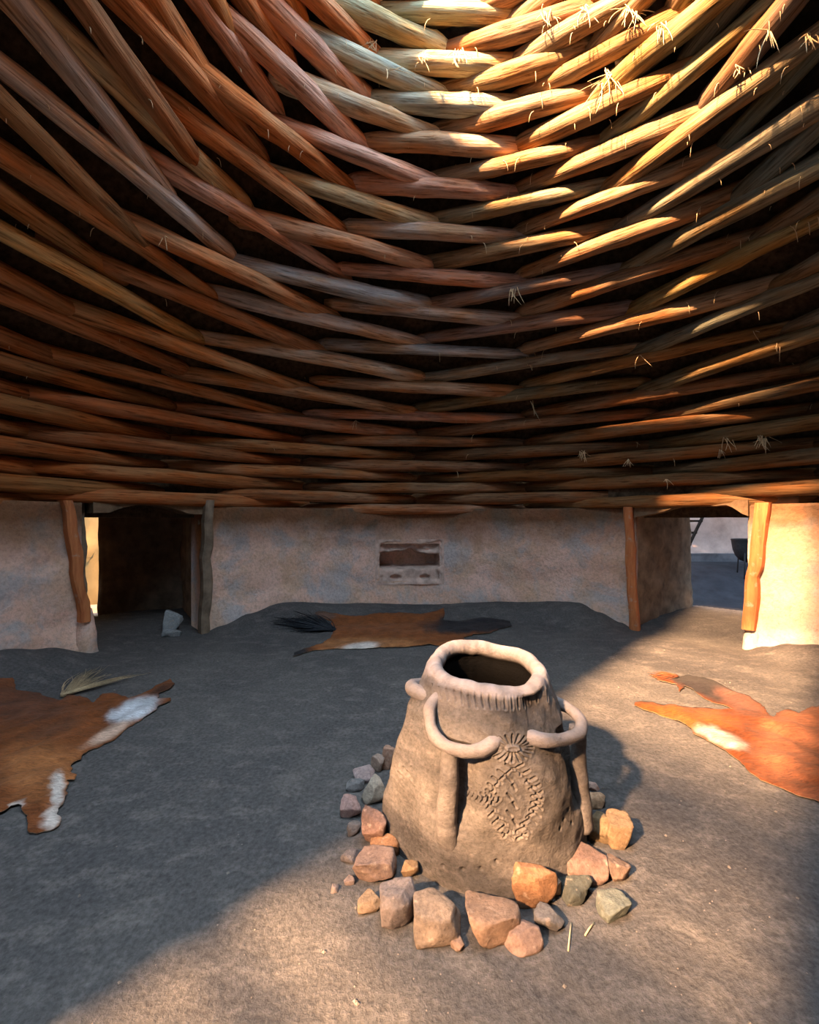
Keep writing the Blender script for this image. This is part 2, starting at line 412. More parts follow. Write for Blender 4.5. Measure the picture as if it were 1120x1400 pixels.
# ------------------------------------------------------------------ log roof
RZ=[5.712,5.546,5.384,5.225,5.069,4.915,4.763,4.613,4.463,4.313,4.162,4.011,3.859,3.705,3.548,3.388,3.225,3.058,2.886,2.71,2.527,2.339,2.145,1.943,1.72,1.49,1.27,1.055,.85,.645,.445,.245]
RR=[1.657,1.688,1.728,1.776,1.834,1.901,1.978,2.065,2.162,2.269,2.387,2.516,2.656,2.807,2.97,3.145,3.332,3.531,3.743,3.967,4.205,4.456,4.721,5.0,5.17,5.28,5.34,5.38,5.40,5.41,5.42,5.42]
K0=-3
COLS={'L4':-80.71,'L3':-68.86,'L2':-48.46,'L1':-24.74,'C':-4.71,'R1':18.24,'R2':38.09,'R3':58.9,'R4':78.28}
ORDER=['L4','L3','L2','L1','C','R1','R2','R3','R4']
PAR={'L4':0,'L3':1,'L2':0,'L1':1,'C':0,'R1':1,'R2':0,'R3':1,'R4':0}
MEAS={('L4',10):(-0.081,-0.084),('L4',12):(0.036,-0.223),('L4',14):(0.014,-0.303),('L3',5):(0.015,0.102),('L3',7):(0.066,0.025),('L3',9):(0.030,0.037),('L3',11):(0.016,-0.000),('L3',13):(0.001,-0.027),('L3',15):(0.006,-0.031),('L3',17):(0.015,-0.048),('L3',19):(0.064,-0.011),('L2',2):(-0.150,0.245),('L2',4):(0.006,0.016),('L2',6):(0.009,-0.035),('L2',8):(-0.036,0.009),('L2',10):(0.014,-0.061),('L2',12):(0.025,-0.031),('L2',14):(-0.070,-0.016),('L2',16):(-0.027,-0.036),('L2',18):(-0.060,-0.059),('L2',20):(-0.018,-0.032),('L1',1):(0.003,0.069),('L1',3):(-0.006,0.031),('L1',5):(-0.034,0.053),('L1',7):(-0.047,-0.012),('L1',9):(-0.029,0.006),('L1',11):(-0.053,0.023),('L1',13):(-0.062,0.013),('L1',15):(-0.031,-0.035),('L1',17):(-0.051,-0.024),('L1',19):(-0.062,-0.042),('C',0):(0.034,0.068),('C',2):(0.006,0.035),('C',4):(0.022,0.025),('C',6):(0.042,0.020),('C',8):(0.037,-0.003),('C',10):(0.009,-0.002),('C',12):(-0.010,-0.027),('C',14):(0.008,-0.050),('C',16):(-0.003,-0.017),('C',18):(-0.061,-0.030),('C',20):(-0.036,-0.010),('R1',1):(-0.004,-0.058),('R1',3):(0.057,-0.029),('R1',5):(0.067,-0.025),('R1',7):(0.019,-0.032),('R1',9):(0.039,-0.018),('R1',11):(0.023,0.000),('R1',13):(0.002,0.026),('R1',15):(0.033,0.005),('R1',17):(-0.029,0.038),('R1',19):(-0.002,0.036),('R1',21):(0.032,0.025),('R2',2):(-0.086,-0.241),('R2',4):(0.014,-0.148),('R2',6):(-0.036,-0.115),('R2',8):(-0.014,-0.087),('R2',10):(0.020,-0.064),('R2',12):(0.030,-0.004),('R2',14):(0.039,0.006),('R2',16):(0.017,-0.008),('R2',18):(0.017,0.013),('R2',20):(0.033,-0.003),('R3',5):(-0.125,-0.223),('R3',7):(-0.014,-0.007),('R3',9):(-0.039,0.002),('R3',11):(-0.028,-0.005),('R3',13):(0.008,0.007),('R3',15):(0.053,0.051),('R3',17):(0.032,0.057),('R3',19):(0.033,0.064),('R4',8):(0.045,0.132),('R4',10):(0.138,0.135),('R4',12):(0.193,0.294)}
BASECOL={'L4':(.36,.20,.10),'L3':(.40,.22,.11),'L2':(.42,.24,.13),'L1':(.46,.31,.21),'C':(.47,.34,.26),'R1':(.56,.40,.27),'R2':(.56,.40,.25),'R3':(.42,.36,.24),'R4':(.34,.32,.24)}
GREY=(.44,.42,.41); BLUE=(.36,.40,.44); GREEN=(.42,.46,.32); TEAL=(.26,.34,.31); YELLOW=(.50,.42,.20); PINK=(.52,.35,.29)
SPEC={('L1',1):GREEN,('L1',3):(.38,.46,.42),('C',0):GREEN,('C',2):(.50,.48,.34),('C',4):(.40,.47,.43),('L1',5):(.46,.44,.36),('L1',13):BLUE,('C',12):PINK,('C',14):(.46,.42,.40),('C',16):BLUE,('C',10):GREY,('C',8):PINK,
 ('L1',15):GREY,('L1',17):(.48,.43,.36),('L1',9):(.46,.44,.31),('L1',7):PINK,('L2',4):PINK,('L2',6):PINK,('L3',13):GREY,('L3',11):(.45,.36,.22),('L4',12):GREY,('L2',12):PINK,('L3',17):(.48,.36,.17),('L3',7):PINK,
 ('R3',7):(.44,.46,.30),('R2',2):(.52,.46,.34),('R3',5):(.46,.46,.28),('R4',8):(.34,.28,.24),('R4',10):TEAL,('R4',12):(.28,.34,.31),('R3',11):(.38,.37,.29),('R3',13):(.36,.38,.30),('R3',15):YELLOW,('R3',17):(.36,.39,.32),
 ('R1',15):(.50,.40,.38),('R1',17):(.46,.44,.36),('R1',13):(.50,.42,.40),('R1',9):(.48,.46,.33),('C',20):PINK,('R1',19):(.38,.34,.22)}
WHERE={'C':'over the wall niche','L1':'between niche and left doorway','R1':'between niche and right doorway','L2':'over the left doorway','R2':'over the right doorway',
 'L3':'just left of the left doorway','R3':'just right of the right doorway','L4':'in the outermost left stack','R4':'in the outermost right stack'}
ORD='lowest,second,third,fourth,fifth,sixth,seventh,eighth,ninth,tenth,eleventh,twelfth,thirteenth,fourteenth,fifteenth,sixteenth,seventeenth'.split(',')
def colour_word(c):
    r,g,b=c
    if b>r*.98: return 'bluish grey'
    if g>r*1.02: return 'greenish grey'
    if b>.85*r: return 'silvery grey'
    if g>.80*r: return 'yellowish' if b<.6*r else 'greyish tan'
    if b>.5*r and r>.44: return 'pinkish tan'
    if r>.5: return 'pale tan'
    return 'orange brown'
LOGS=[]                                     # (p0, p1, r0, r1) for hanging straw
def onscreen(p,m=160):
    if p.y<.15: return False
    x=560+FPX*p.x/p.y; y=H0-FPX*(p.z-EYE)/p.y
    return -m<x<1120+m and -m<y<1400+m
def build_log(col,k):
    th=COLS[col]; ci=ORDER.index(col); r=RR[k-K0]; z=RZ[k-K0]; low=k>21
    R=random.Random(hash((ci,k))&0xffff)
    thl=COLS[ORDER[ci-1]] if ci>0 else th-20; thr=COLS[ORDER[ci+1]] if ci<8 else th+20
    dz,sl=MEAS.get((col,k),(R.uniform(-.02,.02),R.uniform(-.02,.02)))
    dz=max(-.1,min(.1,dz)); sl=max(-.13,min(.13,sl))
    dz-=.035
    if low: dz*=.4; sl*=.25
    if k==28 and col in('L2','R2'): dz+=.08
    a0=r*math.tan(math.radians(max(19,min(26,th-thl))))+.10+R.uniform(0,.08); a1=r*math.tan(math.radians(max(19,min(26,thr-th))))+.10+R.uniform(0,.08)
    t=math.radians(th); c=Vector((AX+r*math.sin(t),AY+r*math.cos(t),EYE+z+dz)); T=Vector((math.cos(t),-math.sin(t),0)); Rd=Vector((math.sin(t),math.cos(t),0))
    T=(T+Vector((0,0,sl))).normalized(); U=Rd.cross(T).normalized()
    if U.z<0: U=-U
    p0=c-T*a0; p1=c+T*a1
    if not any(onscreen(p0.lerp(p1,s)) for s in (0,.25,.5,.75,1)): return
    rad=.104*(1+R.uniform(-.10,.12)) if not low else .110*(1+R.uniform(-.05,.06))
    flip=R.random()<.5; n=14; m=22; sd=R.uniform(0,99); bend=R.uniform(-.035,.02); bz=R.uniform(-.02,.02)
    v=[];f=[]; L=a0+a1
    mid=(a1-a0)/2
    o=c+T*mid
    kn=[(R.uniform(.1,.9),R.uniform(0,2*PI),R.uniform(.10,.22)) for _ in range(R.randint(1,4))]
    for i in range(m+1):
        u=i/m; x=(u-.5)*L
        tp=u if flip else 1-u
        rr=rad*(.80+.26*tp)
        e=min(u,1-u)*L
        rr*=.55+.45*sstep(0,.14,e) if e<.14 else 1
        cy=bend*(1-(2*u-1)**2); cz=bz*math.sin(PI*u)+.012*fbm((u*4,sd,0),2)
        for j in range(n):
            a=2*PI*j/n
            q=rr*(1+.10*fbm((u*L*1.6,math.cos(a)*1.1+sd,math.sin(a)*1.1),3)+.04*fbm((u*L*6,math.cos(a)*4+sd,math.sin(a)*4),2))
            for ku,ka,kh in kn:
                da=math.atan2(math.sin(a-ka),math.cos(a-ka)); q*=1+kh*math.exp(-((u-ku)*L/.045)**2-(da/.45)**2)
            v.append((x, cy+q*math.cos(a), cz+q*math.sin(a)))
    for i in range(m):
        for j in range(n): f.append((i*n+j,i*n+(j+1)%n,(i+1)*n+(j+1)%n,(i+1)*n+j))
    f+=[tuple(range(n))[::-1],tuple(m*n+j for j in range(n))]
    ob=mesh('roof_pole',v,f,M['log'])
    ob.matrix_world=Matrix(((T.x,Rd.x,U.x,o.x),(T.y,Rd.y,U.y,o.y),(T.z,Rd.z,U.z,o.z),(0,0,0,1)))
    b=SPEC.get((col,k))
    if b is None:
        b=BASECOL[col]; j=R.uniform(.82,1.12); b=tuple(x*j*R.uniform(.95,1.05) for x in b)
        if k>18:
            w_=min(1,(k-18)/5); b=tuple(x*(1+(y-1)*w_) for x,y in zip(b,(.62,.52,.42)))  # lowest courses darkened in colour to imitate the dimmer light there
    ob.color=(*[x*(1.28 if col[0]=='L' else 1.15 if col=='C' else .64)*y for x,y in zip(b,(1.0,.93,.84))],1)  # left and centre lightened, right darkened in colour to balance the light
    kk=[q for q in range(28,K0-1,-1) if q%2==PAR[col]%2]; i=kk.index(k)
    nm=ORD[i] if i else 'lowest'
    tag(ob,f'{colour_word(b)} roof pole, {nm} up from the wall {WHERE[col]}','log','log poles of the roof')
    LOGS.append((p0,p1,rad))
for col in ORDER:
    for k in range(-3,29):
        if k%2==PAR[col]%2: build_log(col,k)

# thatch and earth shell behind the poles; open at the smoke hole and, behind the viewer, along a cut shaped for the sun band
def shell(name,off,mat,zoff=0,flip=False):
    bm=bmesh.new(); rows=[]; ks=list(range(0,len(RZ)))
    prof=[(RR[i]+off*(.5+.5*sstep(2,15,i)),EYE+RZ[i]+zoff) for i in ks if i>=1]+[(RR[-1]+off+.02,1.75)]
    for r,z in prof: rows.append([bm.verts.new(pol(t*4,r,z+.02*fbm((t*.3,z*2,off),2))) for t in range(90)])
    for a,b in zip(rows,rows[1:]):
        for i in range(90): bm.faces.new((a[i],a[(i+1)%90],b[(i+1)%90],b[i]))
    for c in (-2.52,-.22):
        bmesh.ops.bisect_plane(bm,geom=bm.verts[:]+bm.edges[:]+bm.faces[:],plane_co=(c,0,0),plane_no=(1,-1,0))
    bm.faces.ensure_lookup_table()
    dl=[f for f in bm.faces if -2.52<(f.calc_center_median().x-f.calc_center_median().y)<-.22 and f.calc_center_median().x+f.calc_center_median().y<AX+AY]
    bmesh.ops.delete(bm,geom=dl,context='FACES')
    return struct(from_bm(name,bm,mat))
shell('ceiling',.42,M['thatch'])
shell('roof',.80,M['outer'],.30)
def sun_baffle():
    # unseen boards added by the smoke hole to keep sun off low poles
    a=Vector((.7071,.7071,0)); b=Vector((.7071,-.7071,0)); mb=MB(); c=Vector((AX,AY,0))-a*2.25
    for i in range(7): mb.box((c.x,c.y,7.50+i*.18),(.05,5.0,.17),PI/4)
    for k in (-2.2,0,2.2): mb.box((c.x+b.x*k-.05,c.y+b.y*k-.05,7.75),(.09,.09,2.1),PI/4)
    struct(mb.build('trim_sun_baffle',M['log'],smooth=False)).color=(.2,.13,.08,1)
sun_baffle()
def sun_dimmer():  # unseen poles added across the roof cut to dim the sun
    mb=MB(); rr=sorted(zip(RR,RZ)); u=1.55
    while u<5.44:
        r=math.hypot(u,.45); z=EYE+np.interp(r,[a for a,_ in rr],[b for _,b in rr])+.2
        c=Vector((-.685+1.55-u/1.414,.685+1.55-u/1.414,z)); a=Vector((.7071,-.7071,0))
        mb.tube([c-a*.95,c,c+a*.95],.036,8,True,.2,u); u+=float(np.interp(u,[1.5,2.6,2.8,3.5,4.3,4.5,4.75,5.0,5.4],[.064,.064,.40,.40,.26,.12,.073,.073,.073]))
    z=2.02
    while z<3.6:
        c=Vector((-.685+1.55-5.5/1.414,.685+1.55-5.5/1.414,z)); a=Vector((.7071,-.7071,0))
        mb.tube([c-a*1.0,c,c+a*1.0],.036,8,True,.2,z*7); z+=.27 if z<2.95 else .115
    struct(mb.build('trim_sun_dimmer',M['log'])).color=(.2,.13,.08,1)
sun_dimmer()

# ------------------------------------------------------------------ clay oven
PX,PY=.43,2.36
PROF=[(0,.545),(.05,.538),(.12,.525),(.2,.508),(.3,.487),(.4,.466),(.5,.442),(.6,.412),(.7,.378),(.78,.352),(.83,.336),(.86,.328)]
def prof(z):
    z=max(0,min(.86,z))
    for (a,ra),(b,rb) in zip(PROF,PROF[1:]):
        if a<=z<=b: return ra+(rb-ra)*(z-a)/(b-a)
    return PROF[-1][1]
def tilt(p):        # the mouth leans a little towards the viewer's side
    return Vector((p[0],p[1],p[2]+(.052 if p[1]>0 else .026)*(p[1]/.33)*sstep(.45,.86,p[2])-.012*(p[0]/.33)*sstep(.5,.86,p[2])))
def pot_az(px,py):  # surface coordinates (angle from the viewer's side, height) of a pixel
    o=Vector((-PX,-PY,EYE)); d=ray(px,py).normalized(); t=1.2
    while t<4:
        p=o+d*t
        zz=p.z-(.052 if p.y>0 else .026)*(p.y/.33)*sstep(.45,.86,p.z)
        if zz<.86 and math.hypot(p.x,p.y/(1-.13*sstep(.5,.1,zz)))<prof(zz): return (math.atan2(p.x,-p.y),zz)
        t+=.004
    return None
def pot_surface():
    strokes=[]
    def S(x0,y0,x1,y1,w=.0055,d=.010):
        a=pot_az(x0,y0); b=pot_az(x1,y1)
        if a and b: strokes.append((a,b,w,d))
    for i in range(17):                       # row of nail marks below the rim
        x=592+i*9.6; y=941+ (15 if 5<i<14 else 3*i if i<=5 else 15-(i-13)*4)
        S(x,y-2,x+2.5,y+11,.005,.010)
    for i in range(20):                       # sunburst
        a=2*PI*i/20; S(700+11*math.cos(a),1021+6*math.sin(a),700+30*math.cos(a),1021+18*math.sin(a),.005,.010)
    for i in range(11):                       # herringbone lines making a long lozenge
        u=i/10; y=1046+u*96; h=26*math.sin(PI*min(1,u*1.12))**.9 if u<.9 else 3
        S(700-h-9,y-3,700-h+3,y+5,.0048,.009); S(703+h+11,y-3,703+h-1,y+5,.0048,.009)
        if u<.95: S(700-h-1,y+5,700-h-8,y+12,.0045,.008); S(703+h+3,y+5,703+h+10,y+12,.0045,.008)
    for i in range(7):                        # side branch
        x=636+i*7.2; S(x,1086,x+4,1093,.0045,.008); S(x+1,1098,x+5,1092,.0045,.008)
    for i in range(6): S(700+(i%2)*8-6,1062+i*12,706+(i%2)*6-6,1069+i*12,.005,.010)
    for i in range(9):                        # strokes on the left buttress
        S(541+i*3.2,1048+6*(i%2),545+i*3.2,1060+6*(i%2),.005,.010)
    dots=[pot_az(x,y) for x,y in ((552,1005),(556,1013),(549,1020),(559,1024),(553,1033),(548,1012),(775,1108),(768,1122),(778,1128),(762,1135),(618,1182),(640,1187),(662,1186),(680,1176))]
    nu,nz=620,300
    # denser towards the viewer
    uu=np.linspace(-1,1,nu,endpoint=False); az=PI*(.55*uu+.45*uu**3)
    zz=np.linspace(-.06,.86,nz)
    A,Z=np.meshgrid(az,zz)
    zp=np.array([p[0] for p in PROF]); rp=np.array([p[1] for p in PROF])
    Rr=np.interp(Z,zp,rp)
    nz1=np.array([[fbm((math.sin(a)*1.6,math.cos(a)*1.6,z*3),4) for a in az[::4]] for z in zz[::4]])
    ia=np.arange(nu)/4; iz=np.arange(nz)/4
    i0=np.minimum(iz.astype(int),nz1.shape[0]-1); i1=np.minimum(i0+1,nz1.shape[0]-1); fz=(iz-i0)[:,None]
    j0=np.minimum(ia.astype(int),nz1.shape[1]-1); j1=(j0+1)%nz1.shape[1]; fa=(ia-j0)[None,:]
    B=(nz1[i0][:,j0]*(1-fz)+nz1[i1][:,j0]*fz)*(1-fa)+(nz1[i0][:,j1]*(1-fz)+nz1[i1][:,j1]*fz)*fa
    Rr=Rr+.024*B
    # broad buttress on the left, rising to a knob
    g=np.exp(-((A+1.42)/.30)**2); Rr=Rr+.055*g*np.clip((.80-Z)/.12,0,1)*np.clip((Z+.1)/.3,0,1)
    # soft swelling where the struts run into the body
    for a,w in ((-.52,.16),(1.22,.16)): Rr=Rr+.02*np.exp(-((A-a)/w)**2)*np.clip((.38-Z)/.2,0,1)*np.clip((Z)/.15,0,1)
    # hollows behind the two struts
    for a,w in ((-.50,.20),(1.12,.20)):
        Rr=Rr-.062*np.exp(-((A-a)/w)**4)*np.clip((Z-.24)/.12,0,1)*np.clip((.665-Z)/.05,0,1)
    for (a0,z0),(a1,z1),w,d in strokes:
        rr=prof((z0+z1)/2); X=A*rr; x0,x1=a0*rr,a1*rr; L2=(x1-x0)**2+(z1-z0)**2+1e-9
        msk=(np.abs(A-(a0+a1)/2)<.25)&(np.abs(Z-(z0+z1)/2)<.08)
        t=np.clip(((X[msk]-x0)*(x1-x0)+(Z[msk]-z0)*(z1-z0))/L2,0,1)
        ds=np.hypot(X[msk]-x0-t*(x1-x0),Z[msk]-z0-t*(z1-z0))
        Rr[msk]-=d*np.exp(-(ds/w)**2)-.25*d*np.exp(-((ds-2.0*w)/w)**2)
    for q in dots:
        if q:
            rr=prof(q[1]); ds=np.hypot((A-q[0])*rr,Z-q[1]); Rr-=.014*np.exp(-(ds/.008)**2)
    X=Rr*np.sin(A); sq=np.clip((.5-Z)/.4,0,1); Y=-Rr*np.cos(A)*(1-.13*sq*sq*(3-2*sq))
    v=[tilt((x,y,z)) for x,y,z in zip(X.ravel(),Y.ravel(),Z.ravel())]
    f=[]
    for j in range(nz-1):
        b=j*nu
        for i in range(nu):
            k=(i+1)%nu; f.append((b+i,b+k,b+nu+k,b+nu+i))
    # rolled rim and inside, in coarser rings joined through a matching ring
    ash=[min(1,max(0,(p[2]-.72)/.14))**2*.55*(.6+.8*fbm(Vector(p)*7,3)) for p in v]; soot_shade=[0]*len(v)
    rim=[]
    for s in range(1,15):
        a=s/14*PI*1.35; rr=.045
        rim.append((.288+rr*math.cos(a)*.92,.862+rr*math.sin(a),max(0,1-s/16),sstep(10,14,s)))
    rim+=[(.252,.80,0,1),(.262,.70,0,1),(.31,.5,0,1),(.35,.25,0,1),(.36,.06,0,1),(.30,.03,0,1),(.02,.02,0,1)]
    prev=(nz-1)*nu
    for r,z,as_,so in rim:
        b=len(v)
        for a in az:
            w=1+.035*fbm((math.sin(a)*1.3+4,math.cos(a)*1.3,z*2),3)+.02*fbm((math.sin(a)*5,math.cos(a)*5,z*9+3),2)
            dzz=.018*fbm((math.sin(a)*1.6,math.cos(a)*1.6,9),2)*sstep(.7,.85,z)
            v.append(tilt((r*w*math.sin(a),-r*w*math.cos(a),z+dzz))); ash.append(as_*(.75+.3*fbm((math.sin(a)*6,math.cos(a)*6,z*9),3))); soot_shade.append(so)
        for i in range(nu):
            k=(i+1)%nu; f.append((prev+i,prev+k,b+k,b+i))
        prev=b
    return v,f,ash,soot_shade
def ashcol(o,ash,soot_shade):
    at=o.data.color_attributes.new('ash','FLOAT_COLOR','POINT')
    c=np.zeros((len(ash),4),np.float32); c[:,0]=np.clip(ash,0,1); c[:,1]=np.clip(soot_shade,0,1); c[:,3]=1
    at.data.foreach_set('color',c.ravel())
oven=empty('clay_oven',(PX,PY,0))
tag(oven,'waist-high clay oven with open mouth, lugs and pricked patterns, ringed by stones','oven')
pv,pf,pa,ps=pot_surface()
body=mesh('body',pv,pf,M['clay'],oven); ashcol(body,pa,ps)
def S3(a,r,z): return Vector((r*math.sin(a),-r*math.cos(a),z))
def rope(name,pts,rads,parent,ash=.6,label=None):
    # smooth curve through the points
    P=[Vector(p) for p in pts]; Q=[];Rr=[]
    for i in range(len(P)-1):
        p0,p1,p2,p3=P[max(i-1,0)],P[i],P[i+1],P[min(i+2,len(P)-1)]
        for s in range(8):
            t=s/8; Q.append(.5*((2*p1)+(p2-p0)*t+(2*p0-5*p1+4*p2-p3)*t*t+(3*p1-p0-3*p2+p3)*t**3)); Rr.append(rads[i]+(rads[i+1]-rads[i])*t)
    Q.append(P[-1]); Rr.append(rads[-1])
    mb=MB().tube(Q,Rr,16,True,.22,len(name)); o=mb.build(name,M['clay'],parent)
    ashcol(o,[ash*(.8+.4*fbm(Vector(p)*9,3))*sstep(-.7,.6,(1)) for p in mb.v],[0]*len(mb.v))
    if label: o['label']=label
    return o
rope('lug_handle',[S3(-1.02,.30,.80),S3(-.98,.385,.76),S3(-.88,.425,.70),S3(-.74,.455,.665),S3(-.55,.470,.645),S3(-.34,.455,.64),S3(-.16,.405,.645),S3(-.02,.35,.66)],[.024,.030,.031,.031,.031,.033,.036,.034],oven,.42)
rope('lug_handle',[S3(.40,.35,.66),S3(.56,.40,.645),S3(.80,.445,.635),S3(1.05,.490,.635),S3(1.30,.495,.645),S3(1.50,.44,.67),S3(1.60,.34,.70)],[.034,.036,.032,.030,.030,.032,.034],oven,.42)
rope('lug_handle',[S3(-2.0,.32,.72),S3(-1.78,.40,.752),S3(-1.55,.415,.762),S3(-1.32,.36,.755),S3(-1.2,.30,.75)],[.03,.036,.038,.036,.03],oven,.4)
rope('strut',[S3(-.56,.450,.645),S3(-.56,.462,.52),S3(-.57,.470,.40),S3(-.58,.470,.26),S3(-.58,.44,.14)],[.040,.043,.047,.054,.06],oven,.10)
rope('strut',[S3(1.20,.475,.635),S3(1.19,.482,.48),S3(1.18,.490,.32),S3(1.17,.50,.12)],[.038,.041,.046,.058],oven,.10)

# ------------------------------------------------------------------ stones round the oven
def rock_mesh(name,w,d,h,seed,facets=9,rough=.06):
    R=random.Random(seed); bm=bmesh.new(); bmesh.ops.create_icosphere(bm,subdivisions=4,radius=1)
    pl=[]
    for _ in range(facets):
        n=Vector((R.gauss(0,1),R.gauss(0,1),R.gauss(0,.8))).normalized(); pl.append((n,R.uniform(.60,.80)))
    pl+=[(Vector((0,0,-1)),.72),(Vector((R.uniform(-.3,.3),R.uniform(-.3,.3),1)).normalized(),.66)]
    for vtx in bm.verts:
        p=vtx.co.copy(); m=max(abs(p.x),abs(p.y),abs(p.z)); p=p*(.55+.45/m) 
        for n,c in pl:
            s=p.dot(n)
            if s>c: p-=n*(s-c)*.94
        p+=p.normalized()*(rough*fbm(p*1.6+Vector((seed,0,0)),4)+rough*.45*fbm(p*5+Vector((0,seed,0)),3))
        vtx.co=p
    xs=[v.co.x for v in bm.verts]; ys=[v.co.y for v in bm.verts]; zs=[v.co.z for v in bm.verts]
    for v in bm.verts:
        v.co.x=(v.co.x-(min(xs)+max(xs))/2)*w/(max(xs)-min(xs)); v.co.y=(v.co.y-(min(ys)+max(ys))/2)*d/(max(ys)-min(ys)); v.co.z=(v.co.z-min(zs))*h/(max(zs)-min(zs))
    return bm
TAN=(.32,.245,.190); PNK=(.36,.24,.19); ORG=(.40,.215,.120); GRY=(.23,.21,.20); DRK=(.105,.110,.095); GRN=(.20,.215,.185); BRN=(.27,.185,.14); MAU=(.30,.25,.235)
# x centre, top y, base y, width in the photograph; rotation, tilt; colour; label
ROCKS=[
(597,1205,1300,72,.35,.0,TAN,'large tan block at the very front of the ring, flat-topped'),
(674,1212,1302,80,-.2,.1,(.38,.25,.175),'large pinkish brown stone, second block right along the front of the ring'),
(729,1164,1243,66,.2,.25,ORG,'bright orange pointed stone leaning on the oven front'),
(713,1255,1309,53,.5,0,PNK,'small pinkish stone lying outermost at the front of the ring'),
(626,1271,1305,20,.1,0,(.31,.21,.16),'pebble-sized brown stone wedged between the two large front blocks'),
(750,1222,1277,42,-.5,.2,GRY,'grey stone just below the bright orange one'),
(788,1182,1238,48,.3,.1,DRK,'dark greenish stone with a sharp ridge, right front of the ring'),
(799,1146,1212,64,-.15,.05,(.25,.165,.135),'brown block with flat pink top, at the right front of the ring'),
(838,1212,1261,46,.4,0,GRN,'flat pale green stone lying outermost at the right of the ring'),
(844,1160,1208,36,.1,0,BRN,'brown stone outside the block with flat pink top'),
(819,1099,1156,36,.2,.1,(.37,.26,.15),'rounded tan stone against the right flank of the oven'),
(845,1102,1163,36,-.3,0,(.42,.28,.165),'angular light tan stone, outermost on the right flank'),
(816,1074,1106,30,.4,0,(.40,.25,.15),'low orange tan stone behind the rounded tan one'),
(811,1062,1082,18,0,0,PNK,'small pink stone at the back of the right flank'),
(795,1046,1074,15,.2,.3,DRK,'dark sliver of stone standing behind the right strut'),
(532,1013,1053,22,.1,.1,(.38,.22,.15),'orange brown stone farthest back on the left flank'),
(517,1026,1056,20,.3,.2,(.31,.22,.17),'brown upright stone beside the farthest one on the left'),
(498,1049,1072,32,-.2,0,(.32,.235,.215),'flat pinkish grey slab on the left flank'),
(486,1065,1084,26,.2,0,(.17,.16,.155),'dark grey stone under the flat pinkish slab'),
(511,1052,1101,34,.7,.2,(.32,.26,.20),'tan grey slab leaning on the left flank of the oven'),
(480,1080,1122,31,.1,0,(.36,.22,.185),'pinkish block outermost on the left flank'),
(484,1115,1144,20,.4,0,(.30,.26,.24),'small pale stone below the outermost pinkish block'),
(512,1097,1160,38,-.15,.1,(.35,.22,.175),'tall brown pink stone at the left of the oven'),
(527,1141,1174,43,.1,.1,(.47,.25,.135),'orange stone under the tall brown pink one'),
(514,1165,1211,60,-.2,0,(.33,.225,.18),'broad pinkish stone at the left front of the ring'),
(478,1167,1183,25,.1,0,(.25,.215,.21),'small grey stone half sunk outside the broad pinkish one'),
(560,1167,1203,26,.6,.3,(.34,.22,.125),'brown wedge of stone against the left foot of the oven'),
(545,1188,1277,54,.15,.05,MAU,'large grey mauve stone left of the tan front block'),
(506,1212,1253,35,.2,0,(.36,.25,.16),'small tan stone left of the large grey mauve one'),
(478,1197,1211,16,.2,0,(.31,.23,.20),'tiny pinkish stone outside the broad pinkish one'),
(757,1182,1228,16,.1,.2,(.40,.26,.175),'narrow tan stone squeezed behind the bright orange one'),
(458,1208,1222,12,.4,0,(.32,.25,.22),'tiny stone lying loose left of the ring'),
]
for i,(x,yt,yb,w,rz,tl,c,lab) in enumerate(ROCKS):
    base=floor_hit(x,yb); d0=base.y; W=w*d0/FPX; dep=.80*W if W>.06 else .9*W
    if 'sliver' in lab or 'narrow' in lab: dep=.07
    if 'bright orange pointed' in lab: dep=.09
    H=EYE-(yt-H0)/FPX*(d0+dep)
    H=max(.5*W,min(1.5*W,H),.03)
    bm=rock_mesh('stone',W,dep,H,i*13+5,9 if W>.08 else 7)
    dirn=Vector((base.x,base.y,0)).normalized()
    q=Vector((base.x,base.y,0))+dirn*dep*.5
    k=0
    while k<22 and math.hypot(q.x-PX,(q.y-PY)/.87)<.49+.30*dep and yb>1090: q-=dirn*.01; k+=1
    bmesh.ops.transform(bm,matrix=Matrix.Rotation(tl*.8,4,'X')@Matrix.Rotation(rz*.5,4,'Z'),verts=bm.verts)
    zm=min(v.co.z for v in bm.verts)
    o=from_bm('stone',bm,M['rock'],loc=(q.x,q.y,zf(q.x,q.y)-zm-.008)); o.color=(*[x*(.72 if yb>1200 else .60 if yb>1130 else 1.15) for x in c],1)  # near stones darkened, far ones lightened in colour to make up the light
    tag(o,lab,'stone','stones ringing the clay oven')

